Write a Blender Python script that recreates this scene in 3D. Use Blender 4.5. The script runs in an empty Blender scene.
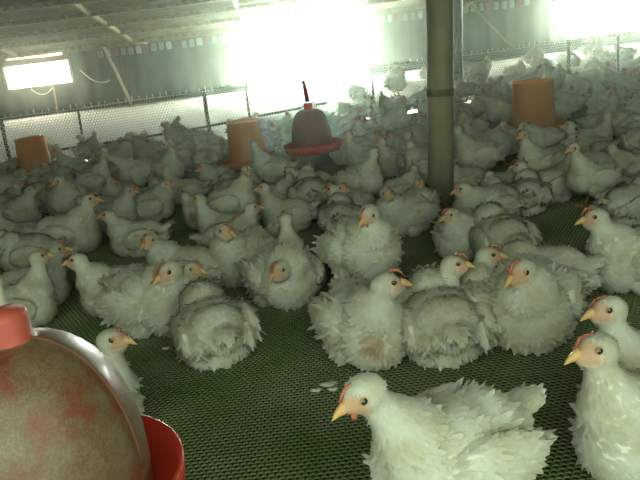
import bpy, bmesh, math, random
import numpy as np
from mathutils import Matrix, Vector

random.seed(7)
rng = np.random.default_rng(7)
scene = bpy.context.scene
C = scene.collection

# ------------------------------------------------------------------ camera
F_PX, PITCH, ROLL, CAM_H = 700.0, math.radians(16), math.radians(7), 0.9
cam_data = bpy.data.cameras.new('camera')
cam_data.sensor_width = 36.0
cam_data.lens = F_PX / 640.0 * 36.0
cam_data.clip_start = 0.02
cam = bpy.data.objects.new('camera', cam_data)
C.objects.link(cam)
cam.matrix_world = Matrix.Translation((0, 0, CAM_H)) @ (Matrix.Rotation(math.pi/2 - PITCH, 4, 'X') @ Matrix.Rotation(-ROLL, 4, 'Z'))
scene.camera = cam

# ------------------------------------------------------------------ world, light, exposure
world = bpy.data.worlds.new('World')
scene.world = world
world.use_nodes = True
bg = world.node_tree.nodes['Background']
bg.inputs['Color'].default_value = (0.83, 1.0, 0.73, 1)
bg.inputs['Strength'].default_value = 2.55
vs = scene.view_settings
vs.view_transform = 'Standard'
vs.look = 'None'
vs.gamma = 1.0
vs.use_curve_mapping = False
vs.exposure = 0.15
WINDOW_GLOW = 115.0
portal = bpy.data.lights.new('doorway_portal', 'AREA')      # guides daylight sampling through the added doorway behind the camera
portal.shape = 'RECTANGLE'; portal.size = 3.0; portal.size_y = 2.2; portal.cycles.is_portal = True
po = bpy.data.objects.new('doorway_portal', portal); C.objects.link(po)
po.location = (0.0, -0.45, 1.03); po.rotation_euler = (math.radians(90), 0, 0)
scene.cycles.max_bounces = 6
scene.cycles.volume_bounces = 0

# ------------------------------------------------------------------ photo geometry -> ground positions
CAM_M = np.array(cam.matrix_world.to_3x3())
def ray(px, py):
    return CAM_M @ np.array([(px - 320) / F_PX, -(py - 240) / F_PX, -1.0])
def at(px, py, h=0.0):
    d = ray(px, py); t = (h - CAM_H) / d[2]
    return Vector((t * d[0], t * d[1], h))
def at_y(px, py, y):
    d = ray(px, py); t = y / d[1]
    return Vector((t * d[0], y, CAM_H + t * d[2]))
def project(p):
    q = CAM_M.T @ (np.array(p) - np.array([0, 0, CAM_H]))
    return 320 + F_PX * q[0] / -q[2], 240 - F_PX * q[1] / -q[2]

# ------------------------------------------------------------------ materials
MATS = {}
def mat(name, color, rough=0.7, noise=None, scale=20, bump=0.0, spec=0.3, **kw):
    """Principled material; noise = second colour mixed in by a noise texture."""
    m = bpy.data.materials.new(name); m.use_nodes = True
    nt = m.node_tree; b = nt.nodes['Principled BSDF']
    b.inputs['Base Color'].default_value = (*color, 1)
    b.inputs['Roughness'].default_value = rough
    b.inputs['Specular IOR Level'].default_value = spec
    for k, v in kw.items():
        b.inputs[k].default_value = v
    if noise is not None or bump:
        tc = nt.nodes.new('ShaderNodeTexCoord')
        n = nt.nodes.new('ShaderNodeTexNoise')
        n.inputs['Scale'].default_value = scale; n.inputs['Detail'].default_value = 5
        nt.links.new(tc.outputs['Object'], n.inputs['Vector'])
        if noise is not None:
            r = nt.nodes.new('ShaderNodeValToRGB')
            r.color_ramp.elements[0].position = 0.35; r.color_ramp.elements[0].color = (*color, 1)
            r.color_ramp.elements[1].position = 0.68; r.color_ramp.elements[1].color = (*noise, 1)
            nt.links.new(n.outputs['Fac'], r.inputs['Fac'])
            nt.links.new(r.outputs['Color'], b.inputs['Base Color'])
        if bump:
            bp = nt.nodes.new('ShaderNodeBump')
            bp.inputs['Strength'].default_value = bump; bp.inputs['Distance'].default_value = 0.01
            nt.links.new(n.outputs['Fac'], bp.inputs['Height'])
            nt.links.new(bp.outputs['Normal'], b.inputs['Normal'])
    MATS[name] = m
    return m

def emit_mat(name, color, strength):
    m = bpy.data.materials.new(name); m.use_nodes = True
    nt = m.node_tree; nt.nodes.clear()
    o = nt.nodes.new('ShaderNodeOutputMaterial'); e = nt.nodes.new('ShaderNodeEmission')
    e.inputs['Color'].default_value = (*color, 1); e.inputs['Strength'].default_value = strength
    nt.links.new(e.outputs[0], o.inputs['Surface'])
    MATS[name] = m
    return m

def feather_mat(name, translucency):
    """white plumage: colour from the vertex colours (plumage white, pink skin), mottled with yellowish dirt"""
    m = bpy.data.materials.new(name); m.use_nodes = True
    nt = m.node_tree; b = nt.nodes['Principled BSDF']; out = nt.nodes['Material Output']
    at_ = nt.nodes.new('ShaderNodeAttribute'); at_.attribute_name = 'Col'
    tc = nt.nodes.new('ShaderNodeTexCoord'); n = nt.nodes.new('ShaderNodeTexNoise')
    oi = nt.nodes.new('ShaderNodeObjectInfo'); ad = nt.nodes.new('ShaderNodeVectorMath'); ad.operation = 'ADD'
    n.inputs['Scale'].default_value = 14; n.inputs['Detail'].default_value = 6
    nt.links.new(tc.outputs['Object'], ad.inputs[0]); nt.links.new(oi.outputs['Random'], ad.inputs[1])
    nt.links.new(ad.outputs[0], n.inputs['Vector'])
    r = nt.nodes.new('ShaderNodeValToRGB')
    r.color_ramp.elements[0].position = 0.38; r.color_ramp.elements[0].color = (0.80, 0.76, 0.62, 1)
    r.color_ramp.elements[1].position = 0.60; r.color_ramp.elements[1].color = (1, 1, 1, 1)
    nt.links.new(n.outputs['Fac'], r.inputs['Fac'])
    mx = nt.nodes.new('ShaderNodeMix'); mx.data_type = 'RGBA'; mx.blend_type = 'MULTIPLY'
    mx.inputs['Factor'].default_value = 0.8
    nt.links.new(at_.outputs['Color'], mx.inputs['A']); nt.links.new(r.outputs['Color'], mx.inputs['B'])
    nt.links.new(mx.outputs['Result'], b.inputs['Base Color'])
    b.inputs['Roughness'].default_value = 0.85
    b.inputs['Specular IOR Level'].default_value = 0.12
    if translucency:
        tr = nt.nodes.new('ShaderNodeBsdfTranslucent'); ms = nt.nodes.new('ShaderNodeMixShader')
        ms.inputs[0].default_value = translucency
        nt.links.new(mx.outputs['Result'], tr.inputs['Color'])
        nt.links.new(b.outputs[0], ms.inputs[1]); nt.links.new(tr.outputs[0], ms.inputs[2])
        nt.links.new(ms.outputs[0], out.inputs['Surface'])
    MATS[name] = m
    return m

feather_mat('chicken_skin', 0)
feather_mat('feather', 0.25)
mat('comb_red', (0.46, 0.10, 0.06), 0.55, (0.56, 0.24, 0.15), 60)
mat('beak_horn', (0.75, 0.50, 0.24), 0.45, (0.66, 0.38, 0.16), 60)
mat('eye_dark', (0.03, 0.018, 0.01), 0.05, spec=1.0)
mat('eye_iris', (0.50, 0.40, 0.20), 0.2)
mat('leg_yellow', (0.60, 0.37, 0.10), 0.6, (0.45, 0.25, 0.08), 80)
mat('ground_dirt', (0.065, 0.100, 0.028), 0.95, (0.150, 0.135, 0.050), 6, 0.6)
mat('net_floor', (0.16, 0.225, 0.09), 0.5, (0.32, 0.35, 0.21), 4, spec=0.5)
mat('straw_litter', (0.84, 0.83, 0.76), 0.9, (0.72, 0.69, 0.60), 12, 0.5)
mat('curtain_cloth', (0.050, 0.065, 0.042), 0.85, (0.075, 0.090, 0.060), 3, 0.2)
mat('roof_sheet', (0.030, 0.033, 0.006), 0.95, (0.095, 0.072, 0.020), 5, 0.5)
mat('timber', (0.20, 0.175, 0.08), 0.8, (0.08, 0.07, 0.03), 14, 0.3)
mat('pale_wood', (0.48, 0.45, 0.32), 0.7, (0.36, 0.33, 0.22), 14)
mat('rust_red', (0.16, 0.075, 0.045), 0.8, (0.11, 0.05, 0.035), 18)
mat('tile_grey', (0.20, 0.24, 0.18), 0.8, (0.13, 0.16, 0.11), 18)
mat('galvanised', (0.30, 0.34, 0.28), 0.45, (0.22, 0.26, 0.2), 30, Metallic=0.3)
mat('fence_wire', (0.62, 0.64, 0.56), 0.5, (0.48, 0.50, 0.42), 30)
mat('dark_metal', (0.05, 0.06, 0.045), 0.6, (0.09, 0.09, 0.06), 30)
mat('pole_concrete', (0.21, 0.22, 0.13), 0.75, (0.32, 0.25, 0.145), 7, 0.25)
mat('orange_plastic', (0.92, 0.44, 0.07), 0.4, (0.82, 0.36, 0.05), 10, spec=0.4)
def add_translucency(name, color, fac):
    nt = MATS[name].node_tree; b = nt.nodes['Principled BSDF']; out = nt.nodes['Material Output']
    tr = nt.nodes.new('ShaderNodeBsdfTranslucent'); ms = nt.nodes.new('ShaderNodeMixShader')
    tr.inputs['Color'].default_value = (*color, 1); ms.inputs[0].default_value = fac
    nt.links.new(b.outputs[0], ms.inputs[1]); nt.links.new(tr.outputs[0], ms.inputs[2]); nt.links.new(ms.outputs[0], out.inputs['Surface'])
add_translucency('orange_plastic', (0.9, 0.42, 0.05), 0.35)
mat('red_plastic', (0.58, 0.040, 0.020), 0.5, (0.46, 0.035, 0.02), 12, spec=0.4)
mat('dark_red_plastic', (0.26, 0.035, 0.032), 0.6, (0.20, 0.03, 0.03), 12, spec=0.15)
mat('faded_red', (0.50, 0.10, 0.07), 0.5, (0.42, 0.07, 0.05), 30)
mat('pale_cord', (0.62, 0.62, 0.52), 0.6)
mat('orange_cord', (0.50, 0.30, 0.16), 0.7)

def dusty_dome_mat():
    m = bpy.data.materials.new('dusty_dome'); m.use_nodes = True
    nt = m.node_tree; b = nt.nodes['Principled BSDF']
    tc = nt.nodes.new('ShaderNodeTexCoord')
    n1 = nt.nodes.new('ShaderNodeTexNoise'); n1.inputs['Scale'].default_value = 13; n1.inputs['Detail'].default_value = 8; n1.inputs['Roughness'].default_value = 0.7
    n2 = nt.nodes.new('ShaderNodeTexNoise'); n2.inputs['Scale'].default_value = 330; n2.inputs['Detail'].default_value = 6
    nt.links.new(tc.outputs['Object'], n1.inputs['Vector']); nt.links.new(tc.outputs['Object'], n2.inputs['Vector'])
    r1 = nt.nodes.new('ShaderNodeValToRGB'); cr = r1.color_ramp
    cr.elements[0].position = 0.40; cr.elements[0].color = (0.21, 0.055, 0.030, 1)
    cr.elements[1].position = 0.66; cr.elements[1].color = (0.225, 0.175, 0.115, 1)
    e = cr.elements.new(0.52); e.color = (0.18, 0.115, 0.07, 1)
    r2 = nt.nodes.new('ShaderNodeValToRGB')
    r2.color_ramp.elements[0].position = 0.42; r2.color_ramp.elements[0].color = (0.72, 0.62, 0.52, 1)
    r2.color_ramp.elements[1].position = 0.6; r2.color_ramp.elements[1].color = (1, 1, 1, 1)
    nt.links.new(n1.outputs['Fac'], r1.inputs['Fac']); nt.links.new(n2.outputs['Fac'], r2.inputs['Fac'])
    mx = nt.nodes.new('ShaderNodeMix'); mx.data_type = 'RGBA'; mx.blend_type = 'MULTIPLY'; mx.inputs['Factor'].default_value = 0.8
    nt.links.new(r1.outputs['Color'], mx.inputs['A']); nt.links.new(r2.outputs['Color'], mx.inputs['B'])
    nt.links.new(mx.outputs['Result'], b.inputs['Base Color'])
    b.inputs['Roughness'].default_value = 0.42
    b.inputs['Specular IOR Level'].default_value = 0.5
    b.inputs['Coat Weight'].default_value = 0.12; b.inputs['Coat Roughness'].default_value = 0.15
    MATS['dusty_dome'] = m
dusty_dome_mat()

# ------------------------------------------------------------------ object helpers
def tag(o, label=None, cat=None, group=None, kind=None):
    if label: o['label'] = label
    if cat: o['category'] = cat
    if group: o['group'] = group
    if kind: o['kind'] = kind
    return o
def empty(name, loc, rz=0.0):
    o = bpy.data.objects.new(name, None); C.objects.link(o)
    o.empty_display_size = 0.05
    o.location = loc; o.rotation_euler = (0, 0, rz)
    return o
def link(name, me, parent=None, material=None, loc=None):
    if material and not me.materials: me.materials.append(MATS[material])
    o = bpy.data.objects.new(name, me); C.objects.link(o)
    if parent is not None: o.parent = parent
    if loc is not None: o.location = loc
    return o
def from_bm(bm, name, smooth=True):
    bmesh.ops.recalc_face_normals(bm, faces=bm.faces)
    me = bpy.data.meshes.new(name); bm.to_mesh(me); bm.free()
    if smooth:
        me.polygons.foreach_set('use_smooth', [True] * len(me.polygons))
    return me
def mesh_np(name, verts, faces, smooth=False):
    """verts (n,3); faces (m,k) array of constant arity"""
    verts = np.asarray(verts, np.float32); faces = np.asarray(faces, np.int32)
    me = bpy.data.meshes.new(name)
    k = faces.shape[1]
    me.vertices.add(len(verts)); me.vertices.foreach_set('co', verts.ravel())
    me.loops.add(faces.size); me.loops.foreach_set('vertex_index', faces.ravel())
    me.polygons.add(len(faces))
    me.polygons.foreach_set('loop_start', np.arange(0, faces.size, k, dtype=np.int32))
    me.polygons.foreach_set('loop_total', np.full(len(faces), k, np.int32))
    me.polygons.foreach_set('use_smooth', np.full(len(faces), smooth))
    me.update(calc_edges=True); me.validate()
    return me
def box_mesh(name, lo, hi, bevel=0.0):
    bm = bmesh.new(); bmesh.ops.create_cube(bm, size=1)
    lo, hi = Vector(lo), Vector(hi)
    for v in bm.verts:
        v.co = Vector((lo[i] + (v.co[i] + 0.5) * (hi[i] - lo[i]) for i in range(3)))
    if bevel:
        bmesh.ops.bevel(bm, geom=bm.edges[:], offset=bevel, segments=2, affect='EDGES')
    return from_bm(bm, name, False)
def tube_mesh(name, pts, radius, seg=8, jitter=0.0, closed_ends=True):
    """tube along points; radius number or list"""
    pts = [Vector(p) for p in pts]
    rad = radius if isinstance(radius, (list, tuple)) else [radius] * len(pts)
    bm = bmesh.new(); rings = []
    for i, p in enumerate(pts):
        d = (pts[min(i + 1, len(pts) - 1)] - pts[max(i - 1, 0)]).normalized()
        u = d.orthogonal().normalized() if i == 0 else (u - d * u.dot(d)).normalized()
        w = d.cross(u)
        rings.append([bm.verts.new(p + (u * math.cos(a) + w * math.sin(a)) * rad[i] * (1 + random.uniform(-jitter, jitter)))
                      for a in (2 * math.pi * k / seg for k in range(seg))])
    for a, b in zip(rings, rings[1:]):
        for k in range(seg):
            bm.faces.new((a[k], a[(k + 1) % seg], b[(k + 1) % seg], b[k]))
    if closed_ends:
        bm.faces.new(rings[0][::-1]); bm.faces.new(rings[-1])
    return from_bm(bm, name)
def lathe_mesh(name, prof, seg=48):
    """prof: list of (r, z)"""
    bm = bmesh.new(); rings = []
    for r, z in prof:
        if r < 1e-5: rings.append([bm.verts.new((0, 0, z))])
        else: rings.append([bm.verts.new((r * math.cos(2 * math.pi * k / seg), r * math.sin(2 * math.pi * k / seg), z)) for k in range(seg)])
    for a, b in zip(rings, rings[1:]):
        for k in range(seg):
            k2 = (k + 1) % seg
            if len(a) == 1 and len(b) == 1: continue
            if len(a) == 1: bm.faces.new((a[0], b[k2], b[k]))
            elif len(b) == 1: bm.faces.new((a[k], a[k2], b[0]))
            else: bm.faces.new((a[k], a[k2], b[k2], b[k]))
    return from_bm(bm, name)
def hex_edges(x0, x1, y0, y1, dx, keep=None):
    s = dx / math.sqrt(3); dy = 1.5 * s
    j, i = np.meshgrid(np.arange(int((y1 - y0) / dy) + 1), np.arange(int((x1 - x0) / dx) + 1), indexing='ij')
    cx = (x0 + i * dx + (j % 2) * dx / 2).ravel(); cy = (y0 + j * dy).ravel()
    if keep is not None:
        k = keep(cx, cy); cx, cy = cx[k], cy[k]
    P = [np.stack([cx + ox, cy + oy], 1) for ox, oy in ((0, s), (dx / 2, s / 2), (dx / 2, -s / 2), (0, -s))]
    return np.concatenate([P[0], P[1], P[2]]), np.concatenate([P[1], P[2], P[3]])
def strands(A, B, U, V, N, origin, width, thick, four=False):
    """bars from A to B (2D coordinates in the U,V plane), N the plane's normal"""
    d = B - A; L = np.linalg.norm(d, axis=1, keepdims=True); d = d / L
    q = np.stack([-d[:, 1], d[:, 0]], 1) * width / 2
    A = A - d * width * 0.3; B = B + d * width * 0.3
    def w3(p, h): return origin + p[:, :1] * U + p[:, 1:] * V + h * N
    vs_ = [w3(A - q, 0), w3(A + q, 0), w3(B + q, 0), w3(B - q, 0), w3(A - q, -thick), w3(A + q, -thick), w3(B + q, -thick), w3(B - q, -thick)]
    n = len(A)
    verts = np.stack(vs_, 1).reshape(-1, 3)
    f = [[0, 3, 2, 1], [0, 4, 7, 3], [1, 2, 6, 5]] + ([[4, 5, 6, 7]] if four else [])
    faces = (np.arange(n)[:, None, None] * 8 + np.array(f)[None]).reshape(-1, 4)
    return verts, faces

# ================================================================== THE SETTING
FENCE = lambda x: 7.95 + 0.25 * x          # plan line of the netting fence
WALL_Y = 16.0

# ground under the netting floor, and the litter floor beyond the fence
floor = link('floor', mesh_np('floor', [(-9, -1.5, -0.07), (12, -1.5, -0.07), (12, FENCE(12), -0.07), (-9, FENCE(-9), -0.07)], [(0, 1, 2, 3)]), None, 'ground_dirt')
tag(floor, 'dark ground under the raised plastic netting floor', 'floor', kind='structure')
def seen(cx, cy):
    return (np.abs(cx) < 0.55 + 0.52 * cy)
A, B = hex_edges(-2.8, 2.8, 0.80, 4.3, 0.0165, seen)
v, f = strands(A, B, np.array([1., 0, 0]), np.array([0, 1., 0]), np.array([0, 0, 1.]), np.zeros(3), 0.0042, 0.0035)
netting = link('floor_netting', mesh_np('floor_netting', v, f), floor, 'net_floor')
tag(netting, 'dark green hexagonal plastic netting', kind='stuff')
litter = link('floor_litter', mesh_np('floor_litter', [(-9, FENCE(-9), -0.03), (12, FENCE(12), -0.03), (12, WALL_Y + 0.2, -0.03), (-9, WALL_Y + 0.2, -0.03)], [(0, 1, 2, 3)]), None, 'straw_litter')
tag(litter, 'pale straw litter floor beyond the netting fence', 'floor', kind='structure')

# pleated dark curtain wall with openings
WIN = [(-6.40, -5.00, 0.62, 1.08), (-1.15, 1.50, -0.02, 1.70), (5.75, 8.6, 0.50, 1.12)]  # middle opening drawn larger so its shape takes in the surrounding glare
EAVE = 1.18
def roof_z(y): return EAVE + 0.15 * (WALL_Y - y)
def wall_back():
    xs = sorted(set(np.round(np.arange(-9, 12.01, 0.09), 3)) | {w for o in WIN for w in o[:2]})
    zs = sorted({-0.05, 0.1, 0.3, 0.9, 1.3, 1.9} | {w for o in WIN for w in o[2:]})
    bm = bmesh.new(); g = {}
    for i, x in enumerate(xs):
        for k, z in enumerate(zs):
            g[i, k] = bm.verts.new((x, WALL_Y + 0.025 * math.sin(x * 17) * (1.2 - 0.3 * z) + 0.012 * math.sin(x * 41 + z), z))
    for i in range(len(xs) - 1):
        for k in range(len(zs) - 1):
            mx, mz = (xs[i] + xs[i + 1]) / 2, (zs[k] + zs[k + 1]) / 2
            if any(a < mx < b and c < mz < d for a, b, c, d in WIN): continue
            bm.faces.new((g[i, k], g[i + 1, k], g[i + 1, k + 1], g[i, k + 1]))
    return from_bm(bm, 'wall_back')
w = link('wall_back', wall_back(), None, 'curtain_cloth')
tag(w, 'dark green-grey pleated curtain closing the far side of the shed', 'wall', kind='structure')
for nm, x in (('wall_left', -9.0), ('wall_right', 12.0)):
    s = link(nm, box_mesh(nm, (x - 0.05, -1.5, -0.07), (x + 0.05, WALL_Y, 3.6)), None, 'curtain_cloth')
    tag(s, 'dark curtain on the %s side of the shed' % nm[5:], 'wall', kind='structure')

emit_mat('daylight', (0.88, 1.0, 0.85), WINDOW_GLOW)
emit_mat('daylight_warm', (1.0, 0.98, 0.80), WINDOW_GLOW * 0.32)
emit_mat('daylight_gap', (1.0, 0.86, 0.62), 1.6)
WL = ['low bright window with a brown frame under the roof slits', 'blinding bright opening in the curtain wall, enlarged to include its glare', 'bright window glaring at the upper right over the fence']
for n, (x0, x1, z0, z1) in enumerate(WIN):
    root = empty('window_%d' % (n + 1), ((x0 + x1) / 2, WALL_Y, z0)); tag(root, WL[n], 'window', kind='structure')
    hw, hh = (x1 - x0) / 2, z1 - z0
    link('pane', box_mesh('pane', (-hw, 0.03, 0), (hw, 0.05, hh)), root, 'daylight_warm' if n == 0 else 'daylight')
    t = 0.05
    for lo, hi in (((-hw - t, -0.06, -t), (hw + t, 0.02, 0)), ((-hw - t, -0.06, hh), (hw + t, 0.02, hh + t)),
                   ((-hw - t, -0.06, 0), (-hw, 0.02, hh)), ((hw, -0.06, 0), (hw + t, 0.02, hh))):
        link('window_frame', box_mesh('window_frame', lo, hi, 0.006), root, 'timber')

# unseen front wall added behind the camera; its doorway makes the light fall off
bm = bmesh.new()
for (x0, x1, z0, z1) in ((-9, -1.5, -0.07, 3.65), (1.5, 12, -0.07, 3.65), (-1.5, 1.5, 2.13, 3.65)):
    bm.faces.new([bm.verts.new(q) for q in ((x0, -0.4, z0), (x1, -0.4, z0), (x1, -0.4, z1), (x0, -0.4, z1))])
bmesh.ops.remove_doubles(bm, verts=bm.verts, dist=1e-4)
s = link('wall_front_added', from_bm(bm, 'wall_front_added', False), None, 'curtain_cloth')
tag(s, 'unseen curtain wall added behind the camera, its doorway shaping the light', 'wall', kind='structure')

# roof: sloping sheet with purlins, rafters and the row of sheet ends along the eave
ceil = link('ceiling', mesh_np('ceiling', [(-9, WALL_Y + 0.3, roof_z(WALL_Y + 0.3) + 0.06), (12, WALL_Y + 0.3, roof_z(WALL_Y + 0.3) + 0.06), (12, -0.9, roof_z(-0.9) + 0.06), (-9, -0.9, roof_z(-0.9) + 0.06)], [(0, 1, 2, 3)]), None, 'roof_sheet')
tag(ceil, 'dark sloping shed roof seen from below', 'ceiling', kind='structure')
def bar_mesh(name, a, b, w, h, bevel=0.0):
    a, b = Vector(a), Vector(b); d = b - a
    me = box_mesh(name, (0, -w / 2, -h / 2), (d.length, w / 2, h / 2), bevel)
    me.transform(Matrix.Translation(a) @ d.to_track_quat('X', 'Z').to_matrix().to_4x4())
    return me
for k, y in enumerate((15.3, 14.3, 13.3, 12.4, 11.4, 10.4)):
    j = 0.06 * math.sin(k * 2.3)
    link('purlin', bar_mesh('purlin', (-9, y - j, roof_z(y - j) - 0.0), (12, y + j, roof_z(y + j) - 0.0), 0.09 + 0.02 * (k % 2), 0.08, 0.01), ceil, 'timber')
for k in range(9):
    x = -8.2 + k * 2.4
    link('rafter', bar_mesh('rafter', (x, 16.1, roof_z(16.1) + 0.02), (x + 0.1, 8, roof_z(8) + 0.02), 0.07, 0.07, 0.01), ceil, 'timber')
fr = 0
x = -4.2
while x < 5.2:
    if not (-1.35 < x < 1.5):
        wd = random.uniform(0.09, 0.13)
        me = box_mesh('sheet_end', (-wd / 2, -0.03, -0.16), (wd / 2, 0.03, 0.0), 0.012)
        link('sheet_end', me, ceil, ['tile_grey', 'galvanised', 'rust_red', 'tile_grey'][fr % 4], (x, WALL_Y - 0.28, roof_z(WALL_Y) + 0.02 + 0.01 * math.sin(fr)))
        fr += 1
    x += 0.165
link('eave_beam', bar_mesh('eave_beam', (-9, WALL_Y - 0.33, EAVE + 0.06), (12, WALL_Y - 0.33, EAVE + 0.10), 0.06, 0.06, 0.01), ceil, 'timber')
# slits of daylight where roof sheets do not meet, above the small window
for k, (xa, ya, xb, yb, wd) in enumerate(((5, 55.5, 62, 52.5, 0.05), (6, 59.5, 42, 56.0, 0.05), (48, 46.5, 68, 48, 0.03), (40, 57, 62, 54, 0.03))):
    a, b = at_y(xa, ya, WALL_Y - 0.46), at_y(xb, yb, WALL_Y - 0.46)
    link('light_gap', bar_mesh('light_gap', a, b, 0.02, wd, 0.005), ceil, 'daylight_gap')
link('brown_board', bar_mesh('brown_board', at_y(0, 60, WALL_Y - 0.42), at_y(68, 53, WALL_Y - 0.42), 0.04, 0.14, 0.01), ceil, 'rust_red')

# ------------------------------------------------------------------ bits hung on the far wall and roof
def cord(name, pts, r, m, label, cat):
    p0 = Vector(pts[0])
    o = link(name, tube_mesh(name, [Vector(p) - p0 for p in pts], r, 6), None, m, p0)
    return tag(o, label, cat)
yb = WALL_Y - 0.5
a, b = at_y(99, 38, yb), at_y(134, 110, yb)
b = a + (b - a) * ((a.z + 0.03) / (a.z - b.z))
cord('bamboo_brace', [b, b.lerp(a, 0.5) + Vector((0.015, 0, 0)), a], [0.042, 0.038, 0.033], 'pale_wood', 'pale leaning bamboo brace propped against the roof edge', 'pole')
a, b = at_y(120, 55, yb + 0.2), at_y(130, 104, yb + 0.2)
b = a + (b - a) * ((a.z + 0.03) / (a.z - b.z))
cord('thin_stake', [b, a], 0.016, 'timber', 'thin dull stake standing behind the leaning bamboo brace', 'stake')
o = link('roof_lath', bar_mesh('roof_lath', (0, 0, 0), at_y(148, 42, yb) - at_y(99, 38.5, yb), 0.03, 0.10, 0.012), None, 'pale_wood', at_y(99, 38.5, yb))
tag(o, 'pale flat lath under the roof edge at the top of the bamboo brace', 'lath')
def sag(p, q, dip, n=9):
    return [Vector(p).lerp(Vector(q), t / (n - 1)) - Vector((0, 0, dip * 4 * (t / (n - 1)) * (1 - t / (n - 1)))) for t in range(n)]
cord('loose_wire', sag(at_y(80, 70, yb), at_y(110, 80, yb), 0.14), 0.014, 'pale_cord', 'curved pale wire hanging on the dark curtain beside the bamboo brace', 'wire')
cord('window_wire', sag(at_y(31, 89, WALL_Y - 0.08), at_y(52, 88, WALL_Y - 0.08), 0.13), 0.012, 'pale_cord', 'short sagging wire loop just below the small window', 'wire')
cord('hanging_rope', [at_y(53, 86, WALL_Y - 0.08), at_y(55, 96, WALL_Y - 0.10), at_y(58, 112, WALL_Y - 0.10)], 0.022, 'orange_cord', 'frayed tan rope hanging from the small window down to the fence', 'rope')
cord('stay_wire', [at_y(466, -1, 15.35), at_y(512, 48, 15.6)], 0.016, 'timber', 'straight diagonal stay wire crossing the dark wall beside the thick pole', 'wire')

# ------------------------------------------------------------------ netting fence
FX0, FX1, FH = -5.6, 6.6, 0.50
fo = Vector((0, FENCE(0), 0)); fu = Vector((1, 0.25, 0)).normalized()
fence = empty('netting_fence', fo); tag(fence, 'low pale wire netting fence crossing the shed behind the flock', 'fence')
U, N3 = np.array(fu), np.array([fu.y, -fu.x, 0])
A, B = hex_edges(FX0, FX1, 0.0, FH, 0.031)
k = (A[:, 1] < FH) & (B[:, 1] < FH) & (A[:, 1] > -0.01) & (B[:, 1] > -0.01)
v, f = strands(A[k], B[k], U, np.array([0, 0, 1.]), N3, np.zeros(3), 0.0046, 0.003, True)
fn = link('netting', mesh_np('netting', v, f), fence, 'fence_wire'); tag(fn, 'pale hexagonal wire netting', kind='stuff')
# cut wire ends standing up along the top edge
n = int((FX1 - FX0) / 0.07)
A = np.stack([FX0 + 0.07 * np.arange(n), np.full(n, FH - 0.005)], 1)
B = A + np.stack([rng.uniform(-0.012, 0.012, n), rng.uniform(0.02, 0.055, n)], 1)
v, f = strands(A, B, U, np.array([0, 0, 1.]), N3, np.zeros(3), 0.012, 0.008, True)
tag(link('wire_end', mesh_np('wire_end', v, f), fence, 'fence_wire'), kind='stuff')
def fp(x, z, off=0.0): return fu * (x * math.sqrt(1 + 0.0625)) + Vector((0, 0, z)) + Vector((fu.y, -fu.x, 0)) * off
link('top_wire', tube_mesh('top_wire', [fp(FX0 + i * 0.4, FH + 0.006 * math.sin(i * 2.1)) for i in range(30)], 0.006, 6), fence, 'fence_wire')
def fence_x(px, py):      # where a sight line meets the fence plane
    d = ray(px, py); t = 7.95 / (d[1] - 0.25 * d[0]); return t * d[0], CAM_H + t * d[2]
for px, py, r in ((3, 130, 0.02), (80, 120, 0.013), (207, 110, 0.022), (249, 105, 0.013), (375, 95, 0.012), (571, 88, 0.02), (620, 70, 0.012)):
    x, z = fence_x(px, py)
    link('post', tube_mesh('post', [fp(x, -0.03, -0.03), fp(x - 0.008, FH * 0.5, -0.03), fp(x, FH + 0.015, -0.03)], r, 8), fence, 'dark_metal')
pr = [fence_x(*p) for p in ((20, 157), (51, 151), (120, 141), (206, 127), (270, 114), (327, 103))]
link('rail', tube_mesh('rail', [fp(x, z, -0.015) for x, z in pr], 0.013, 8), fence, 'dark_metal')

# ------------------------------------------------------------------ poles
def pole(name, base, top, r0, r1, m, label, band=None):
    base, top = Vector(base), Vector(top)
    o = empty(name, base); tag(o, label, 'pole')
    n = 14
    pts = [base.lerp(top, i / n) - base + Vector((random.uniform(-1, 1), random.uniform(-1, 1), 0)) * 0.0015 for i in range(n + 1)]
    link('shaft', tube_mesh('shaft', pts, [r0 + (r1 - r0) * i / n for i in range(n + 1)], 20, 0.012), o, m)
    if band is not None:
        d = (top - base).normalized()
        link('band', tube_mesh('band', [d * band, d * (band + 0.035)], [r0 * 1.05] * 2, 20), o, 'timber')
    return o
b = at(441, 203); t = at_y(439.5, 0, b.y + 0.02); t = b + (t - b) * ((roof_z(b.y)) / (t.z - b.z))
pole('support_pole', b, t, 0.066, 0.064, 'pole_concrete', 'thick grey-brown support pole standing among the chickens', 0.55)
bx, bz = fence_x(457.5, 100); b = Vector((bx * 0.985, FENCE(bx) * 0.985, 0)); t = at_y(457.5, 0, b.y); t = b + (t - b) * ((roof_z(b.y)) / (t.z - b.z))
pole('slim_post', b, t, 0.056, 0.054, 'galvanised', 'slim grey post by the fence just behind the thick pole')

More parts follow.
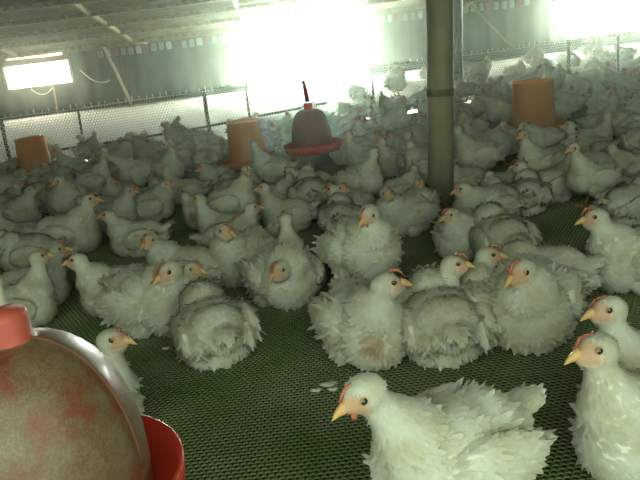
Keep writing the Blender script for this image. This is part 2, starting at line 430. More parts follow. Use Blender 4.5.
# ------------------------------------------------------------------ feeders and drinkers
def feeder(px, py, z0, rb, rt, h, label):
    p = at(px, py, z0); p.z = 0
    o = empty('tube_feeder', p); tag(o, label, 'feeder', 'orange tube feeders')
    link('pan', lathe_mesh('pan', [(0, z0), (rb * 1.45, z0), (rb * 1.55, z0 + 0.045), (rb * 1.5, z0 + 0.05), (rb * 1.38, z0 + 0.014), (0, z0 + 0.014)], 40), o, 'orange_plastic')
    link('tube', lathe_mesh('tube', [(rb, z0 + 0.03), (rb * 0.985, z0 + 0.05), (rt * 1.0, z0 + h - 0.02), (rt * 1.05, z0 + h - 0.012), (rt * 1.05, z0 + h), (rt * 0.95, z0 + h), (rb * 0.93, z0 + 0.03), (rb, z0 + 0.03)], 40), o, 'orange_plastic')
    for k in range(4):
        a = k * math.pi / 2 + 0.4
        link('leg', tube_mesh('leg', [(rb * 1.25 * math.cos(a), rb * 1.25 * math.sin(a), 0), (rb * 1.25 * math.cos(a), rb * 1.25 * math.sin(a), z0 + 0.005)], 0.008, 8), o, 'orange_plastic')
    for s in (0, 1):
        a = math.pi * s + 0.7
        link('hanger', tube_mesh('hanger', [(rt * math.cos(a), rt * math.sin(a), z0 + h - 0.01), (rt * 0.55 * math.cos(a), rt * 0.55 * math.sin(a), z0 + h + 0.012), (0, 0, z0 + h + 0.016)], 0.003, 6), o, 'galvanised')
    return o
feeder(37, 171, 0.05, 0.150, 0.128, 0.30, 'orange tube feeder nearest the small bright window')
feeder(249, 164, 0.05, 0.146, 0.122, 0.33, 'orange tube feeder in a pan beside the dark red drinker')
feeder(534, 129, 0.05, 0.158, 0.148, 0.36, 'orange tube feeder standing right of the thick pole')

def drinker(p, r_pan, dome_m, label, pipe_to, ratio, hgt, seams=False, pan_m='red_plastic', neck_m='red_plastic', drop=0.0):
    o = empty('bell_drinker', p); tag(o, label, 'drinker', 'hanging bell drinkers')
    R = r_pan * ratio
    link('pan', lathe_mesh('pan', [(R * 0.6, -0.03), (r_pan * 0.9, -0.03), (r_pan * 0.985, 0.0), (r_pan, 0.03), (r_pan * 0.97, 0.032), (r_pan * 0.93, 0.0), (R * 0.8, -0.012), (R * 0.6, -0.03)], 64), o, pan_m, (0, 0, -drop))
    prof = []
    for i in range(15):
        a = i / 14 * math.radians(84)
        prof.append((R * math.cos(a) ** (0.82 if seams else 0.5), 0.01 + hgt * math.sin(a)))
    prof[0] = (R, 0.0); prof.insert(0, (R * 0.985, -drop - 0.012))
    prof += [(0.03, 0.01 + hgt * 0.998)]
    dome = link('dome', lathe_mesh('dome', prof, 72), o, dome_m)
    zt = hgt
    link('neck', lathe_mesh('neck', [(0.0, zt - 0.01), (0.036, zt - 0.008), (0.0355, zt + 0.004), (0.031, zt + 0.01), (0.030, zt + 0.04), (0.028, zt + 0.050), (0.0, zt + 0.052)], 32), o, neck_m)
    if seams:
        for a0 in (-0.14, -0.14 + math.pi, -2.0):
            pts = [((r + 0.001) * math.cos(a0), (r + 0.001) * math.sin(a0), z + 0.001) for r, z in prof[1:-1]]
            link('seam', tube_mesh('seam', pts, 0.0026, 6), dome, 'rust_red')
    d = Vector(pipe_to) - Vector(p)
    if seams:
        link('supply_pipe', tube_mesh('supply_pipe', [(0, 0, zt + 0.06), d], 0.0085, 8), o, 'pale_cord')
    else:
        link('supply_pipe', tube_mesh('supply_pipe', [(0, 0, zt + 0.06), (-0.01, 0, zt + 0.20)], 0.014, 8), o, 'dark_red_plastic')
        link('hanging_string', tube_mesh('hanging_string', [(-0.01, 0, zt + 0.20), d], 0.003, 6), o, 'pale_cord')
    return o
p = at(45, 472, 0.34)
drinker(p, 0.20, 'dusty_dome', 'large dusty bell drinker with a red neck nearest the camera', p + Vector((-0.02, 0, roof_z(p.y) - 0.34)), 0.75, 0.205, True, neck_m='faded_red', drop=0.048)
p = at(313, 147, 0.20)
drinker(p, 0.198, 'dark_red_plastic', 'dark red bell drinker with a bright red pan hanging before the fence', (p.x, p.y, roof_z(p.y)), 0.70, 0.245)

# ================================================================== CHICKENS
def rot_y(p, a):
    c, s = math.cos(a), math.sin(a)
    return Vector((p[0] * c - p[2] * s, p[1], p[0] * s + p[2] * c))     # +a lifts the front
def add_ell(bm, c, r, pitch=0.0, yaw=0.0, sub=3):
    q = Matrix.Translation(c) @ Matrix.Rotation(yaw, 4, 'Z') @ Matrix.Rotation(-pitch, 4, 'Y') @ Matrix.Diagonal((*r, 1))
    bmesh.ops.create_icosphere(bm, subdivisions=sub, radius=1, matrix=q)
def remeshed(bm, voxel, smooth):
    me = bpy.data.meshes.new('tmp'); bm.to_mesh(me); bm.free()
    o = bpy.data.objects.new('tmp', me); C.objects.link(o)
    r = o.modifiers.new('r', 'REMESH'); r.mode = 'VOXEL'; r.voxel_size = voxel; r.use_smooth_shade = True
    s = o.modifiers.new('s', 'SMOOTH'); s.factor = 0.5; s.iterations = smooth
    out = bpy.data.meshes.new_from_object(o.evaluated_get(bpy.context.evaluated_depsgraph_get()))
    bpy.data.objects.remove(o); bpy.data.meshes.remove(me)
    return out

WHITE = np.array([0.80, 0.80, 0.74]); PINK = np.array([0.66, 0.43, 0.31]); BARE = np.array([0.55, 0.27, 0.20])
def set_col(me, col):
    a = me.color_attributes.new('Col', 'FLOAT_COLOR', 'POINT')
    a.data.foreach_set('color', np.concatenate([col, np.ones((len(col), 1))], 1).astype(np.float32).ravel())

def make_bird(sit=False, neck=(0.0, 65, 0.125), head=(0.0, -5), puff=1.0, fluff=1.0, bare=(), pitch=10, seed=0, tail_up=28, nf=1500, wide=1.0, neck_r=0.046, hide=False, comb_h=1.0):
    """one chicken pose; returns its part meshes. neck = (yaw deg, elevation deg, length), head = (yaw deg, pitch deg)"""
    r = np.random.default_rng(seed + 100); nf = int(nf * 2.4)
    z0 = (0.098 if sit else 0.175); bp = math.radians(4 if sit else pitch)
    T = lambda p: rot_y(p, bp) + Vector((0, 0, z0))
    bm = bmesh.new()
    W = puff * wide
    add_ell(bm, T((0, 0, 0)), (0.116, 0.094 * W, 0.088 * puff), bp)
    add_ell(bm, T((0.078, 0, -0.012)), (0.072, 0.080 * W, 0.080 * puff), bp)
    add_ell(bm, T((-0.05, 0, 0.018)), (0.078, 0.078 * W, 0.072 * puff), bp)
    add_ell(bm, T((-0.100, 0, 0.02)), (0.048, 0.054 * W, 0.048), bp)
    add_ell(bm, T((-0.02, 0, -0.042)), (0.10, (0.095 if sit else 0.078) * W, 0.05), bp)
    tp = math.radians(tail_up)
    tc = T((-0.136, 0, 0.045)); add_ell(bm, tc, (0.044, 0.034, 0.017), -tp)
    for s in (-1, 1):
        add_ell(bm, T((0.005, 0.055 * s * W, -0.052)), (0.055, 0.040, 0.050 if not sit else 0.04), bp)
        add_ell(bm, T((-0.018, 0.086 * s * W, 0.012)), (0.092, 0.023, 0.054), bp - 0.12, -0.05 * s)
        add_ell(bm, T((-0.090, 0.068 * s * W, 0.010)), (0.058, 0.015, 0.028), bp + 0.0, 0.12 * s)
    nb = T((0.085, 0, 0.045))
    ny, ne, nl = math.radians(neck[0]), math.radians(neck[1]), neck[2]
    nd = Vector((math.cos(ne) * math.cos(ny), math.cos(ne) * math.sin(ny), math.sin(ne)))
    hc = nb + nd * nl
    mid = nb + Vector((0.022, 0, 0.30 * nl)) + nd * nl * 0.25
    npts = []
    for i in range(9):
        t = i / 8; npts.append(nb * (1 - t) ** 2 + mid * 2 * t * (1 - t) + hc * t * t)
    for i, p in enumerate(npts):
        rr = neck_r * puff * (1 - i / 8) ** 1.9 + 0.0255 - 0.002 * math.sin(i / 8 * math.pi)
        add_ell(bm, p, (rr, rr * 0.92, rr), sub=2)
    hy, hp = math.radians(head[0]), math.radians(head[1])
    hd = Vector((math.cos(hp) * math.cos(hy), math.cos(hp) * math.sin(hy), math.sin(hp)))
    add_ell(bm, hc, (0.038, 0.0280, 0.0315), hp, hy)
    add_ell(bm, hc + hd * 0.024 - Vector((0, 0, 0.003)), (0.020, 0.0165, 0.018), hp, hy)
    body = remeshed(bm, 0.0062, 5)
    n = len(body.vertices)
    co = np.empty(n * 3, np.float32); body.vertices.foreach_get('co', co); co = co.reshape(-1, 3).astype(float)
    no = np.empty(n * 3, np.float32); body.vertices.foreach_get('normal', no); no = no.reshape(-1, 3).astype(float)
    if sit:                                            # a lying body spreads flat on the floor
        low = co[:, 2] < 0.012
        co[low, 2] = 0.012 - (0.012 - co[low, 2]) * 0.15
        co[:, 2] -= co[:, 2].min() - 0.001
        body.vertices.foreach_set('co', co.astype(np.float32).ravel())
    # head frame
    sd = np.array(Vector((0, 0, 1)).cross(hd).normalized()); ud = np.cross(np.array(hd), sd)
    hd_, hc_ = np.array(hd), np.array(hc)
    def face_of(P):
        d = P - hc_; f_, s_, u_ = d @ hd_, d @ sd, d @ ud
        near = np.linalg.norm(d, axis=1) < 0.052
        m = np.clip((f_ - 0.000) / 0.016, 0, 1) * np.clip((0.022 - u_) / 0.010, 0, 1) * np.clip((u_ + 0.026) / 0.010, 0, 1)
        return np.where(near, m, 0.0) * (0 if hide else 1)
    def bare_of(P):
        m = np.zeros(len(P))
        for (cx, cy, cz, rad) in bare:
            c = np.array(T((cx, cy, cz))); m = np.maximum(m, np.clip((rad - np.linalg.norm(P - c, axis=1)) / (rad * 0.5), 0, 1))
        return m
    def colour(P):
        col = np.tile(WHITE, (len(P), 1))
        fm, bmk = face_of(P)[:, None], bare_of(P)[:, None]
        return (col * (1 - fm) + PINK * fm) * (1 - bmk) + BARE * bmk
    set_col(body, colour(co))
    # ---- feathers laid over the body, pointing from head to tail
    body.calc_loop_triangles()
    tri = np.empty(len(body.loop_triangles) * 3, np.int32); body.loop_triangles.foreach_get('vertices', tri); tri = tri.reshape(-1, 3)
    pa, pb, pc = co[tri[:, 0]], co[tri[:, 1]], co[tri[:, 2]]
    area = np.linalg.norm(np.cross(pb - pa, pc - pa), axis=1) / 2
    cen = (pa + pb + pc) / 3
    NP = np.array(npts)
    nbv = np.array(nb)
    def fields(P):
        dn = np.linalg.norm(P[:, None] - NP[None], axis=2); i = dn.argmin(1)
        wn = np.clip((0.085 - dn.min(1)) / 0.04, 0, 1) * (i > 1) * (0 if hide else 1)
        tang = -np.gradient(NP, axis=0); tang /= np.linalg.norm(tang, axis=1, keepdims=True)
        q = P - np.array([0, 0, z0]); c_, s_ = math.cos(bp), math.sin(bp)
        lx = q[:, 0] * c_ + q[:, 2] * s_; lz = -q[:, 0] * s_ + q[:, 2] * c_; ly = q[:, 1]
        dirb = np.stack([np.full(len(P), -1.0), 0.15 * np.sign(ly) * np.clip(lx * 6, 0, 1), np.full(len(P), -0.35) + np.clip(lz * 3, -.3, .3)], 1)
        wt = np.clip((-0.110 - lx) / 0.04, 0, 1) * (0 if hide else 1)
        if hide: dirb = dirb * np.array([0.6, 1, 1]) + np.array([0, 0, -0.75])
        dirt = np.tile(np.array([-math.cos(tp), 0, math.sin(tp)]), (len(P), 1))
        dirt[:, 1] = ly * 5
        d = dirb * (1 - wn[:, None]) + tang[i] * wn[:, None] * 1.5
        d = d * (1 - wt[:, None]) + dirt * wt[:, None]
        wing = ((np.abs(ly) > 0.062 * W) & (lz > -0.04) & (lx < 0.06) & (lx > -0.17)).astype(float)
        dh = np.linalg.norm(P - hc_, axis=1)
        L = np.full(len(P), 0.022) * (1 - wn) + wn * (0.010 + 0.009 * np.clip((dh - 0.03) / 0.06, 0, 1))
        L = np.where(wing > 0, np.where(lx < -0.04, 0.032, 0.024), L)
        L = L * (1 - wt) + 0.028 * wt
        if hide: dh = dh + 1.0
        L = np.where(dh < 0.04, 0.0065, L)
        return d, L, wing, wn, wt, dh
    d, L, wing, wn, wt, dh = fields(cen)
    keep = (1 - np.clip(face_of(cen) * 1.6, 0, 1)) * (1 - 0.9 * bare_of(cen)) * (cen[:, 2] > 0.012)
    wgt = area * keep / (L ** 2)
    idx = r.choice(len(tri), nf, p=wgt / wgt.sum())
    b1, b2 = r.random(nf), r.random(nf); fl = b1 + b2 > 1; b1[fl], b2[fl] = 1 - b1[fl], 1 - b2[fl]
    P = pa[idx] + (pb - pa)[idx] * b1[:, None] + (pc - pa)[idx] * b2[:, None]
    vn = no[tri[idx]].mean(1); vn /= np.linalg.norm(vn, axis=1, keepdims=True)
    d, L, wing, wn, wt, dh = fields(P)
    L = L * r.uniform(0.75, 1.2, nf)
    d = d + r.normal(0, 0.19 * fluff, (nf, 3))
    d -= vn * (d * vn).sum(1, keepdims=True); d /= np.linalg.norm(d, axis=1, keepdims=True) + 1e-9
    sdv = np.cross(vn, d)
    lift = L * (0.05 + 0.21 * r.random(nf) * fluff) * np.where(wing > 0, 0.55, 1.0)
    wild = r.random(nf) < 0.05 * fluff
    lift = np.where(wild, L * r.uniform(0.4, 0.8, nf), lift)
    wd = L * np.where(wing > 0, 0.19, 0.24)
    rows = ((0.0, 0.35, -0.06), (0.40, 1.0, 0.20), (0.80, 0.75, 0.65), (1.0, 0.0, 1.0))
    vv = []
    for t, hw, lf in rows:
        c_ = P + d * (L * t)[:, None] + vn * (lift * lf)[:, None] + vn * 0.0008
        if hw == 0: vv.append(c_); continue
        e = sdv * (wd * hw)[:, None]; curl = vn * (wd * hw * 0.22)[:, None]
        if t == 0: vv += [c_ - e, c_ + e]
        else: vv += [c_ - e - curl, c_, c_ + e - curl]
    V = np.stack(vv, 1).reshape(-1, 3)          # 9 verts per feather
    V[:, 2] = np.maximum(V[:, 2], 0.002)
    FT = np.array([[0, 1, 3], [0, 3, 2], [1, 4, 3], [2, 3, 6], [2, 6, 5], [3, 4, 7], [3, 7, 6], [5, 6, 8], [6, 7, 8]])
    FT = FT[:, ::-1]
    faces = (np.arange(nf)[:, None, None] * 9 + FT[None]).reshape(-1, 3)
    plum = mesh_np('plumage', V, faces, True)
    body_n = np.repeat(vn, 9, axis=0); fnv = np.empty(len(V) * 3, np.float32); plum.vertices.foreach_get('normal', fnv); fnv = fnv.reshape(-1, 3)
    fnv = np.where((fnv * body_n).sum(1, keepdims=True) < 0, -fnv, fnv)
    mixn = body_n * 0.68 + fnv * 0.32; mixn /= np.linalg.norm(mixn, axis=1, keepdims=True)
    plum.normals_split_custom_set_from_vertices(mixn.astype(np.float32))
    cf = colour(P); cf = cf * r.uniform(0.94, 1.02, nf)[:, None]
    set_col(plum, np.repeat(cf, 9, axis=0))
    body.materials.clear(); body.materials.append(MATS['chicken_skin']); plum.materials.append(MATS['feather'])
    body.name = 'body'
    parts = {'body': [body], 'plumage': [plum]}
    # ---- head furniture
    B4 = Matrix([list(hd) + [0], list(sd) + [0], list(ud) + [0], [0, 0, 0, 1]]).transposed(); B4.translation = hc
    bm = bmesh.new(); rings = []                      # beak: short hooked cone
    for i in range(6):
        t = i / 5; rr = 0.0115 * (1 - t) ** 0.75 + 0.0008
        c = Vector((0.034 + 0.031 * t, 0, -0.003 - 0.010 * t * t))
        rings.append([bm.verts.new(c + Vector((0, math.cos(a) * rr * 0.8, math.sin(a) * rr))) for a in (k * math.pi / 4 for k in range(8))])
    for a, b in zip(rings, rings[1:]):
        for k in range(8): bm.faces.new((a[k], a[(k + 1) % 8], b[(k + 1) % 8], b[k]))
    bm.faces.new(rings[0][::-1]); bm.faces.new(rings[-1])
    me = from_bm(bm, 'beak'); me.transform(B4); me.materials.append(MATS['beak_horn']); parts['beak'] = [me]
    bm = bmesh.new(); top = []; bot = []; N = 13      # comb: low serrated blade
    for i in range(N):
        t = i / (N - 1); x = 0.044 - 0.042 * t
        zb = 0.009 + 0.017 * math.sin(min(1, t * 1.9) * math.pi / 2)
        zt = zb + 0.001 + 0.0075 * comb_h * math.sin(t * math.pi) ** 0.6 * (0.72 + 0.28 * math.cos(i * math.pi))
        for lst, z, th in ((bot, zb, 0.0034), (top, zt, 0.0014)):
            lst.append((bm.verts.new((x, -th, z)), bm.verts.new((x, th, z))))
    for i in range(N - 1):
        for s in (0, 1): bm.faces.new((bot[i][s], bot[i + 1][s], top[i + 1][s], top[i][s]))
        bm.faces.new((top[i][0], top[i + 1][0], top[i + 1][1], top[i][1]))
    for i in (0, N - 1): bm.faces.new((bot[i][0], top[i][0], top[i][1], bot[i][1]))
    me = from_bm(bm, 'comb'); me.transform(B4); me.materials.append(MATS['comb_red']); parts['comb'] = [me]
    parts['eye'] = []; parts['wattle'] = []
    for s in (-1, 1):
        bm = bmesh.new(); bmesh.ops.create_uvsphere(bm, u_segments=14, v_segments=9, radius=0.0064)
        me = from_bm(bm, 'eye'); me.materials.append(MATS['eye_iris']); me.materials.append(MATS['eye_dark'])
        for p in me.polygons: p.material_index = 1 if abs(p.center.z) > 0.0040 else 0
        me.transform(B4 @ Matrix.Translation((0.013, 0.0252 * s, 0.006)) @ Matrix.Rotation(math.pi / 2, 4, 'X') @ Matrix.Diagonal((1, 1, 0.8, 1)))
        parts['eye'].append(me)
        bm = bmesh.new(); bmesh.ops.create_icosphere(bm, subdivisions=2, radius=1)
        me = from_bm(bm, 'wattle'); me.transform(B4 @ Matrix.Translation((0.030, 0.008 * s, -0.020)) @ Matrix.Diagonal((0.006, 0.003, 0.007, 1)))
        me.materials.append(MATS['comb_red']); parts['wattle'].append(me)
    if hide:
        for k in ('beak', 'comb', 'eye', 'wattle'): parts.pop(k)
    if not sit:
        parts['leg'] = []
        for s in (-1, 1):
            k0 = T((0.0, 0.052 * s, -0.075)); hock = Vector((-0.018, 0.050 * s, 0.075)); foot = Vector((0.012, 0.054 * s, 0.010))
            bm = bmesh.new()
            segs = [([k0, hock, foot], [0.013, 0.0095, 0.0085])]
            for ang, ln in ((0, 0.058), (32, 0.05), (-32, 0.05), (180, 0.026)):
                a = math.radians(ang + s * 6); tip = foot + Vector((math.cos(a) * ln, math.sin(a) * ln, -0.006))
                segs.append(([foot, foot.lerp(tip, 0.6) + Vector((0, 0, 0.002)), tip], [0.0075, 0.006, 0.0028]))
            for pts, rad in segs:
                tm = tube_mesh('t', pts, rad, 8); bm.from_mesh(tm); bpy.data.meshes.remove(tm)
            me = from_bm(bm, 'leg'); me.materials.append(MATS['leg_yellow']); parts['leg'].append(me)
    return {'parts': parts, 'h': z0, 'sit': sit, 'head': hc.copy()}

PROTO = {
    'hero':     make_bird(False, (3, 54, 0.140), (0, -12), 1.03, 0.75, (), 4, 1, 8, 3800, 1.06, 0.042, comb_h=0.5),
    'alert':    make_bird(False, (0, 68, 0.135), (4, -4), 1.0, 0.8, (), 14, 2, 28, 1900),
    'look_l':   make_bird(False, (25, 66, 0.120), (70, -6), 1.0, 1.0, ((0.10, 0.03, -0.03, 0.035),), 12, 3, 28, 1700),
    'look_r':   make_bird(False, (-25, 66, 0.120), (-70, -6), 1.0, 1.0, ((0.10, -0.03, -0.02, 0.03),), 12, 4, 28, 1700),
    'puffed':   make_bird(False, (-18, 62, 0.090), (-62, -12), 1.18, 1.5, ((0.05, 0.095, -0.02, 0.035),), 10, 5, 20, 2200),
    'sit':      make_bird(True, (0, 60, 0.100), (0, -6), 1.04, 1.0, (), 4, 6, 24, 1800),
    'sit_l':    make_bird(True, (35, 58, 0.088), (80, -6), 1.04, 1.1, ((0.12, -0.02, -0.02, 0.04),), 4, 7, 24, 1800),
    'sit_r':    make_bird(True, (-35, 58, 0.088), (-80, -6), 1.04, 1.1, ((0.10, 0.05, -0.02, 0.045),), 4, 8, 24, 1800),
    'hunch':    make_bird(True, (-12, 58, 0.074), (-40, -12), 1.12, 1.3, (), 4, 9, 18, 1900, 1.06),
    'low':      make_bird(True, (-35, 8, 0.078), (-60, -14), 1.06, 1.1, (), 4, 10, 16, 2000, 1.08),
    'tucked':   make_bird(True, (170, 20, 0.050), (170, -20), 1.06, 1.4, ((-0.04, -0.09, 0.0, 0.045),), 4, 11, -8, 2200, 1.05, hide=True),
    'sit_tall': make_bird(True, (0, 72, 0.128), (3, -6), 1.05, 0.8, (), 4, 13, 24, 1900, comb_h=0.15),
    'curled':   make_bird(True, (-25, 48, 0.070), (-105, -16), 1.08, 1.2, (), 4, 14, 12, 2000, 1.06, comb_h=0.4),
    'reach':    make_bird(False, (0, 35, 0.150), (0, -14), 1.0, 0.9, (), 4, 12, 24, 1700),
}
POSE_WORD = {'hero': 'standing', 'alert': 'tall standing', 'look_l': 'standing', 'look_r': 'standing', 'puffed': 'fluffed up', 'sit_tall': 'long necked',
             'sit': 'sitting', 'sit_l': 'head-turning', 'sit_r': 'head-turning', 'hunch': 'hunched', 'low': 'low headed', 'tucked': 'head-hiding', 'curled': 'curled', 'reach': 'stretching'}
PLACED = []           # (x, y, radius)
def put_chicken(pose, x, y, heading, s, label, group, full=True, z=0.0):
    pr = PROTO[pose]
    o = empty('chicken', (x, y, z), math.radians(heading)); o.scale = (s, s, s)
    tag(o, label, 'chicken', group)
    for nm, lst in pr['parts'].items():
        if not full and nm in ('eye', 'wattle'): continue
        for me in lst:
            c = link(nm, me, o)
            if nm == 'plumage': c['kind'] = 'stuff'
    PLACED.append((x, y, 0.13 * s))
    return o
def chicken_px(px, py, pose, heading, s, label, group, full=True):
    p = at(px, py, PROTO[pose]['h'] * s)
    return put_chicken(pose, p.x, p.y, heading, s, label, group, full)

def chicken_head(px, py, pose, heading, s, label, group, full=True):
    """placed so that its head stands on the sight line through the photograph's head"""
    hc = PROTO[pose]['head'] * s; p = at(px, py, hc.z); a = math.radians(heading)
    return put_chicken(pose, p.x - hc.x * math.cos(a) + hc.y * math.sin(a), p.y - hc.x * math.sin(a) - hc.y * math.cos(a), heading, s, label, group, full)

NEAR, MID = 'chickens on the open netting in front', 'chickens in the middle of the flock'
# body centre in the photograph, pose, heading (0 right, 90 away, 180 left, 270 to the camera), size
for kind, a in [
    # h: pixel of the head, b: pixel of the body centre; then pose, heading (0 right, 90 away, 180 left, 270 to the camera), size
    ('h', (364, 394, 'hero', 204, 1.02, 'large bright white chicken standing sideways nearest the camera', NEAR)),
    ('h', (597, 346, 'sit_tall', 190, 1.10, 'pale chicken in profile at the right edge, the lower of two', NEAR)),
    ('h', (609, 307, 'sit_tall', 184, 1.05, 'chicken at the right edge behind the profile one, comb reddish', NEAR)),
    ('h', (596, 216, 'sit', 180, 1.10, 'chicken facing left alone beside the dark bare netting patch', NEAR)),
    ('h', (386, 282, 'sit_l', 285, 1.16, 'leftmost chicken of the huddle, sitting and looking right', NEAR)),
    ('h', (453, 263, 'sit', 350, 1.02, 'chicken with red comb looking right over the middle of the huddle', NEAR)),
    ('b', (440, 318, 'tucked', 95, 1.08, 'headless-looking ruffled chicken with bare red skin in the huddle', NEAR)),
    ('h', (488, 254, 'sit_r', 70, 1.0, 'red combed chicken peering out from the back of the huddle', NEAR)),
    ('h', (522, 270, 'hunch', 252, 1.18, 'rightmost sitting chicken of the huddle, hunched toward the camera', NEAR)),
    ('b', (545, 273, 'low', 170, 1.0, 'long white chicken behind the huddle with its tail to the right', NEAR)),
    ('h', (369, 215, 'puffed', 290, 1.05, 'fluffed up chicken standing square to the camera on yellow feet', NEAR)),
    ('b', (281, 272, 'low', 290, 1.08, 'round hunched chicken with a red face sitting left of the fluffed up one', NEAR)),
    ('h', (224, 230, 'sit_l', 235, 1.1, 'upright chicken left of the round hunched one', NEAR)),
    ('h', (285, 218, 'sit_tall', 96, 0.98, 'chicken with thin raised neck behind the round hunched one', NEAR)),
    ('b', (150, 297, 'curled', 325, 1.16, 'big chicken lying sideways with its head drawn in', NEAR)),
    ('h', (193, 268, 'sit', 328, 0.95, 'chicken whose head shows in profile behind the big lying one', NEAR)),
    ('b', (212, 325, 'tucked', 112, 1.05, 'ruffled chicken seen from behind beside the big lying one', NEAR)),
    ('h', (149, 240, 'sit_l', 168, 1.02, 'small sitting chicken behind the big lying one, face turned to the camera', NEAR)),
    ('h', (77, 259, 'sit', 188, 0.98, 'chicken reaching left to peck at another on the left', NEAR)),
    ('h', (38, 256, 'sit_tall', 25, 0.95, 'upright chicken at the left edge with a pale neck', NEAR)),
    ('h', (57, 249, 'sit', 12, 0.95, 'chicken at the left edge meeting the beak of another', NEAR)),
    ('h', (111, 338, 'sit_tall', -14, 1.0, 'chicken looking right from behind the dusty drinker', NEAR)),
    ('h', (89, 199, 'sit', 0, 1.22, 'large plump chicken sitting sideways on the left', MID)),
    ('h', (108, 214, 'sit', 185, 1.0, 'sitting chicken with a red face right of the plump one', MID)),
    ('b', (16, 213, 'sit', 350, 1.05, 'plump chicken cut by the left edge behind the beak to beak pair', MID)),
    ('h', (387, 193, 'sit_l', 215, 1.05, 'chicken turning a red face left beside the thick pole foot', MID)),
    ('h', (463, 188, 'hunch', 215, 1.05, 'chicken at the foot of the thick pole on its right', MID)),
    ('b', (500, 236, 'tucked', 100, 1.08, 'ruffled chicken with head hidden just behind the huddle', MID)),
    ('b', (463, 232, 'hunch', 240, 1.0, 'hunched chicken between the thick pole and the huddle', MID)),
    ('b', (499, 200, 'hunch', 100, 0.95, 'small hunched chicken behind the ruffled one with hidden head', MID)),
    ('h', (520, 165, 'sit_l', 75, 1.0, 'chicken with raised neck facing away beside the dark netting patch', MID)),
    ('b', (584, 170, 'low', 180, 1.15, 'broad chicken behind the dark netting patch', MID)),
    ('b', (632, 202, 'sit', 20, 1.0, 'chicken at the right edge just behind the lone one', MID)),
    ('b', (652, 258, 'low', 172, 0.95, 'chicken half cut off by the right edge below the lone one', MID)),
    ('h', (199, 198, 'sit_tall', 172, 0.98, 'chicken with raised neck looking left over the bright netting patch', MID)),
    ('h', (252, 207, 'sit', 10, 0.98, 'chicken looking right behind the upright one', MID)),
    ('b', (311, 194, 'hunch', 95, 1.1, 'puffed round chicken seen from behind in the middle', MID)),
    ('h', (263, 187, 'sit_tall', 190, 0.95, 'chicken looking left in front of the orange feeder pan', MID)),
    ('h', (341, 188, 'sit_l', 240, 0.98, 'red faced chicken above the fluffed up one', MID)),
    ('b', (108, 155, 'hunch', 20, 1.1, 'grey looking chicken hunched against the bright fence on the left', MID)),
    ('b', (150, 205, 'hunch', 20, 1.0, 'round backed chicken behind the sitting red faced one', MID)),
]:
    a = list(a)
    if a[-1] == MID: a[4] *= 0.93
    (chicken_head if kind == 'h' else chicken_px)(*a)

# the crowd: bodies read off the photograph row by row, then the gaps filled
SPOTS = [(15, 187, 0), (38, 190, 120), (70, 188, 200), (95, 190, 40), (118, 192, 250), (140, 180, 200), (170, 178, 320), (168, 196, 280), (185, 160, 10), (150, 158, 170),
    (215, 178, 250), (228, 186, 90), (245, 190, 60), (275, 178, 180), (290, 172, 30), (325, 160, 80), (340, 172, 270), (365, 170, 250), (362, 190, 300), (340, 215, 100),
    (385, 205, 200), (400, 186, 10), (398, 160, 180), (412, 160, 350), (408, 136, 0), (395, 128, 300), (365, 143, 0), (345, 150, 280), (415, 180, 100), (418, 200, 280),
    (478, 165, 180), (460, 170, 30), (482, 138, 190), (520, 138, 170), (497, 150, 260), (468, 125, 250), (545, 148, 200), (560, 156, 20), (590, 148, 180), (620, 150, 200),
    (600, 122, 0), (570, 122, 180), (625, 130, 30), (635, 165, 180), (610, 160, 100), (540, 172, 190), (555, 180, 20), (470, 195, 170), (75, 172, 200), (55, 178, 30),
    (20, 172, 10), (8, 200, 60), (185, 178, 250), (205, 165, 100), (300, 155, 200), (275, 150, 20), (285, 160, 190), (350, 130, 10), (375, 128, 190), (425, 122, 20)]
def ang_word(h):
    h = h % 360
    return 'facing right' if h < 40 or h > 320 else 'facing away' if h < 140 else 'facing left' if h < 220 else 'facing forward'
def zone(px, py):
    d = py - (320 - px) * 0.12
    row = 'near the fence' if d < 140 else 'in mid crowd' if d < 172 else 'farther forward'
    for lim, place in ((45, 'at the left edge'), (110, 'right of the leftmost feeder'), (165, 'below the leaning brace'), (222, 'left of the middle feeder'),
                       (278, 'before the middle feeder'), (345, 'before the dark red drinker'), (390, 'right of the dark red drinker'), (432, 'left of the thick pole'),
                       (480, 'right of the thick pole'), (515, 'left of the last feeder'), (560, 'before the last feeder'), (605, 'right of the last feeder'), (9999, 'at the right edge')):
        if px < lim: return row, place
def free(x, y, r):
    return all((x - a) ** 2 + (y - b) ** 2 > (r + c) ** 2 for a, b, c in PLACED)
KEEP_CLEAR = []
for q in (at(37, 171, .05), at(249, 164, .05), at(534, 129, .05)): KEEP_CLEAR.append((q.x, q.y, 0.22))
q = at(313, 147, 0.2); KEEP_CLEAR.append((q.x, q.y, 0.10)); KEEP_CLEAR.append((q.x * 0.95, q.y - 0.25, 0.14)); KEEP_CLEAR.append((q.x * 0.9, q.y - 0.5, 0.10))
q = at(249, 164, 0); KEEP_CLEAR.append((q.x * .95, q.y - 0.32, 0.17)); q = at(37, 171, 0); KEEP_CLEAR.append((q.x * .95, q.y - 0.32, 0.17)); q = at(534, 129, 0); KEEP_CLEAR.append((q.x * .95, q.y - 0.32, 0.17))
q = at(441, 203); KEEP_CLEAR.append((q.x, q.y, 0.06)); KEEP_CLEAR.append((b.x, b.y, 0.06))
for q in (at(37, 171, 0), at(249, 164, 0), at(534, 129, 0)): KEEP_CLEAR.append((q.x * .9, q.y - 0.62, 0.10))
PLACED += KEEP_CLEAR
POSES = ['sit', 'sit_l', 'sit_r', 'hunch', 'low', 'alert', 'look_l', 'look_r', 'sit', 'tucked', 'reach', 'sit_l', 'sit_r', 'hunch', 'puffed', 'sit_tall', 'curled', 'sit_tall']
USED = set()
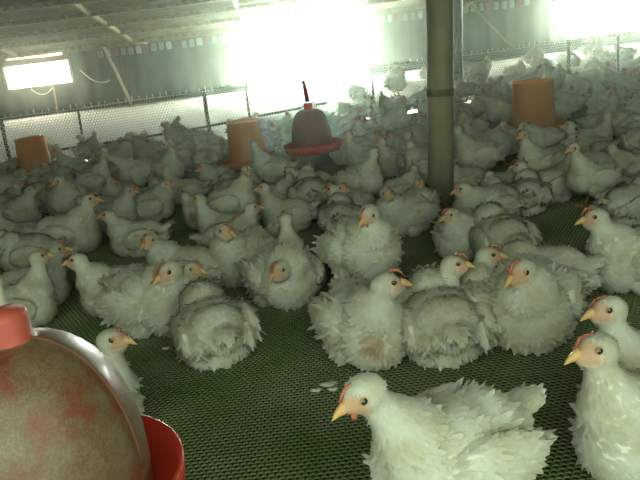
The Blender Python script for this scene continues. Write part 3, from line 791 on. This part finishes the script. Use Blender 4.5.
def crowd(x, y, heading, s, beyond=False):
    for k in range(40):
        pose = random.choice(POSES); hd = heading if k < 15 else heading + random.uniform(-180, 180)
        row, place = zone(*project((x, y, PROTO[pose]['h'] * s)))
        if beyond: lab = '%s white chicken %s beyond the fence netting, %s' % (POSE_WORD[pose], ang_word(hd), place)
        else: lab = '%s white chicken %s, %s %s' % (POSE_WORD[pose], ang_word(hd), row, place)
        if lab not in USED: break
    USED.add(lab)
    put_chicken(pose, x, y, hd, s, lab, 'chickens beyond the fence' if beyond else 'white chickens in the crowd', full=(y < 4.2), z=-0.03 if beyond else 0.0)
for px, py, h in SPOTS:
    s = random.uniform(0.80, 0.94); p = at(px, py, 0.10)
    if p.y < FENCE(p.x) - 0.2 and free(p.x, p.y, 0.085 * s): crowd(p.x, p.y, h + random.uniform(-15, 15), s)
# open patches of bare netting in the photograph (pixel boxes of ground)
OPEN = [(505, 180, 590, 262), (170, 214, 202, 240), (40, 232, 150, 310), (0, 308, 640, 480), (300, 262, 345, 310), (60, 296, 100, 330), (188, 295, 320, 480), (575, 262, 640, 300), (395, 236, 440, 250), (545, 190, 590, 230)]
def is_open(x, y):
    px, py = project((x, y, 0.0))
    return any(a < px < c and b < py < d for a, b, c, d in OPEN) or py > 285
tries = 0; n_fill = 0
while tries < 9000 and n_fill < 170:
    tries += 1
    y = 2.9 + (random.random() ** 0.8) * 6.6; x = random.uniform(-1, 1) * (0.25 + 0.5 * y)
    if y > FENCE(x) - 0.22 or is_open(x, y): continue
    s = random.uniform(0.78, 0.94)
    if not free(x, y, 0.105 * s): continue
    crowd(x, y, random.choice((0, 10, 180, 190, 170, 200, 270, 250, 90, 300, 340)) + random.uniform(-20, 20), s)
    n_fill += 1
# the flock in the next pen
tries = 0; n2 = 0
while tries < 3000 and n2 < 34:
    tries += 1
    y = random.uniform(8.2, 13.5); x = random.uniform(0.6, 7.5)
    px, py = project((x, y, 0.1))
    if y < FENCE(x) + 0.25 or not (355 < px < 655): continue
    if not free(x, y, 0.14): continue
    crowd(x, y, random.uniform(0, 360), random.uniform(0.95, 1.1), beyond=True); n2 += 1
print('CHICKENS', len([o for o in C.objects if o.name.split('.')[0] == 'chicken']), n_fill, n2)

# ------------------------------------------------------------------ droppings on the netting
for px, py, r in ((328, 385, 0.016), (316, 391, 0.010), (333, 390, 0.009), (166, 349, 0.009)):
    bm = bmesh.new(); bmesh.ops.create_icosphere(bm, subdivisions=2, radius=1)
    for v_ in bm.verts:
        v_.co = Vector((v_.co.x * r * 1.6, v_.co.y * r, v_.co.z * 0.004 + 0.003)) * (1 + 0.25 * math.sin(v_.co.x * 5 + v_.co.y * 7))
    o = link('dropping', from_bm(bm, 'dropping'), None, 'pale_cord', at(px, py, 0.0))
    tag(o, {328: 'largest pale dropping on the netting before the nearest beak', 316: 'small dropping left of the largest pale one', 333: 'small dropping touching the largest pale one', 166: 'small pale dropping below the ruffled chicken seen from behind'}[px], 'dropping', 'droppings on the netting')

# ------------------------------------------------------------------ haze volume added in place of lens glare
hz = bpy.data.materials.new('glare_haze'); hz.use_nodes = True
nt = hz.node_tree; nt.nodes.clear()
out = nt.nodes.new('ShaderNodeOutputMaterial'); vsn = nt.nodes.new('ShaderNodeVolumeScatter')
vsn.inputs['Color'].default_value = (0.88, 1.0, 0.84, 1); vsn.inputs['Density'].default_value = 0.0078; vsn.inputs['Anisotropy'].default_value = 0.90
nt.links.new(vsn.outputs[0], out.inputs['Volume'])
MATS['glare_haze'] = hz
hv = [(x, y, z) for y in (2.0, WALL_Y - 0.1) for x in (-8.9, 11.9) for z in (-0.02, roof_z(y) - 0.12)]
bm = bmesh.new(); bm.from_mesh(mesh_np('haze', hv, [(0, 1, 3, 2), (4, 6, 7, 5), (0, 4, 5, 1), (2, 3, 7, 6), (0, 2, 6, 4), (1, 5, 7, 3)]))
hb = link('haze', from_bm(bm, 'haze', False), None, 'glare_haze')
tag(hb, 'thin pale haze added for glare in the far half of the shed', 'haze', kind='stuff')
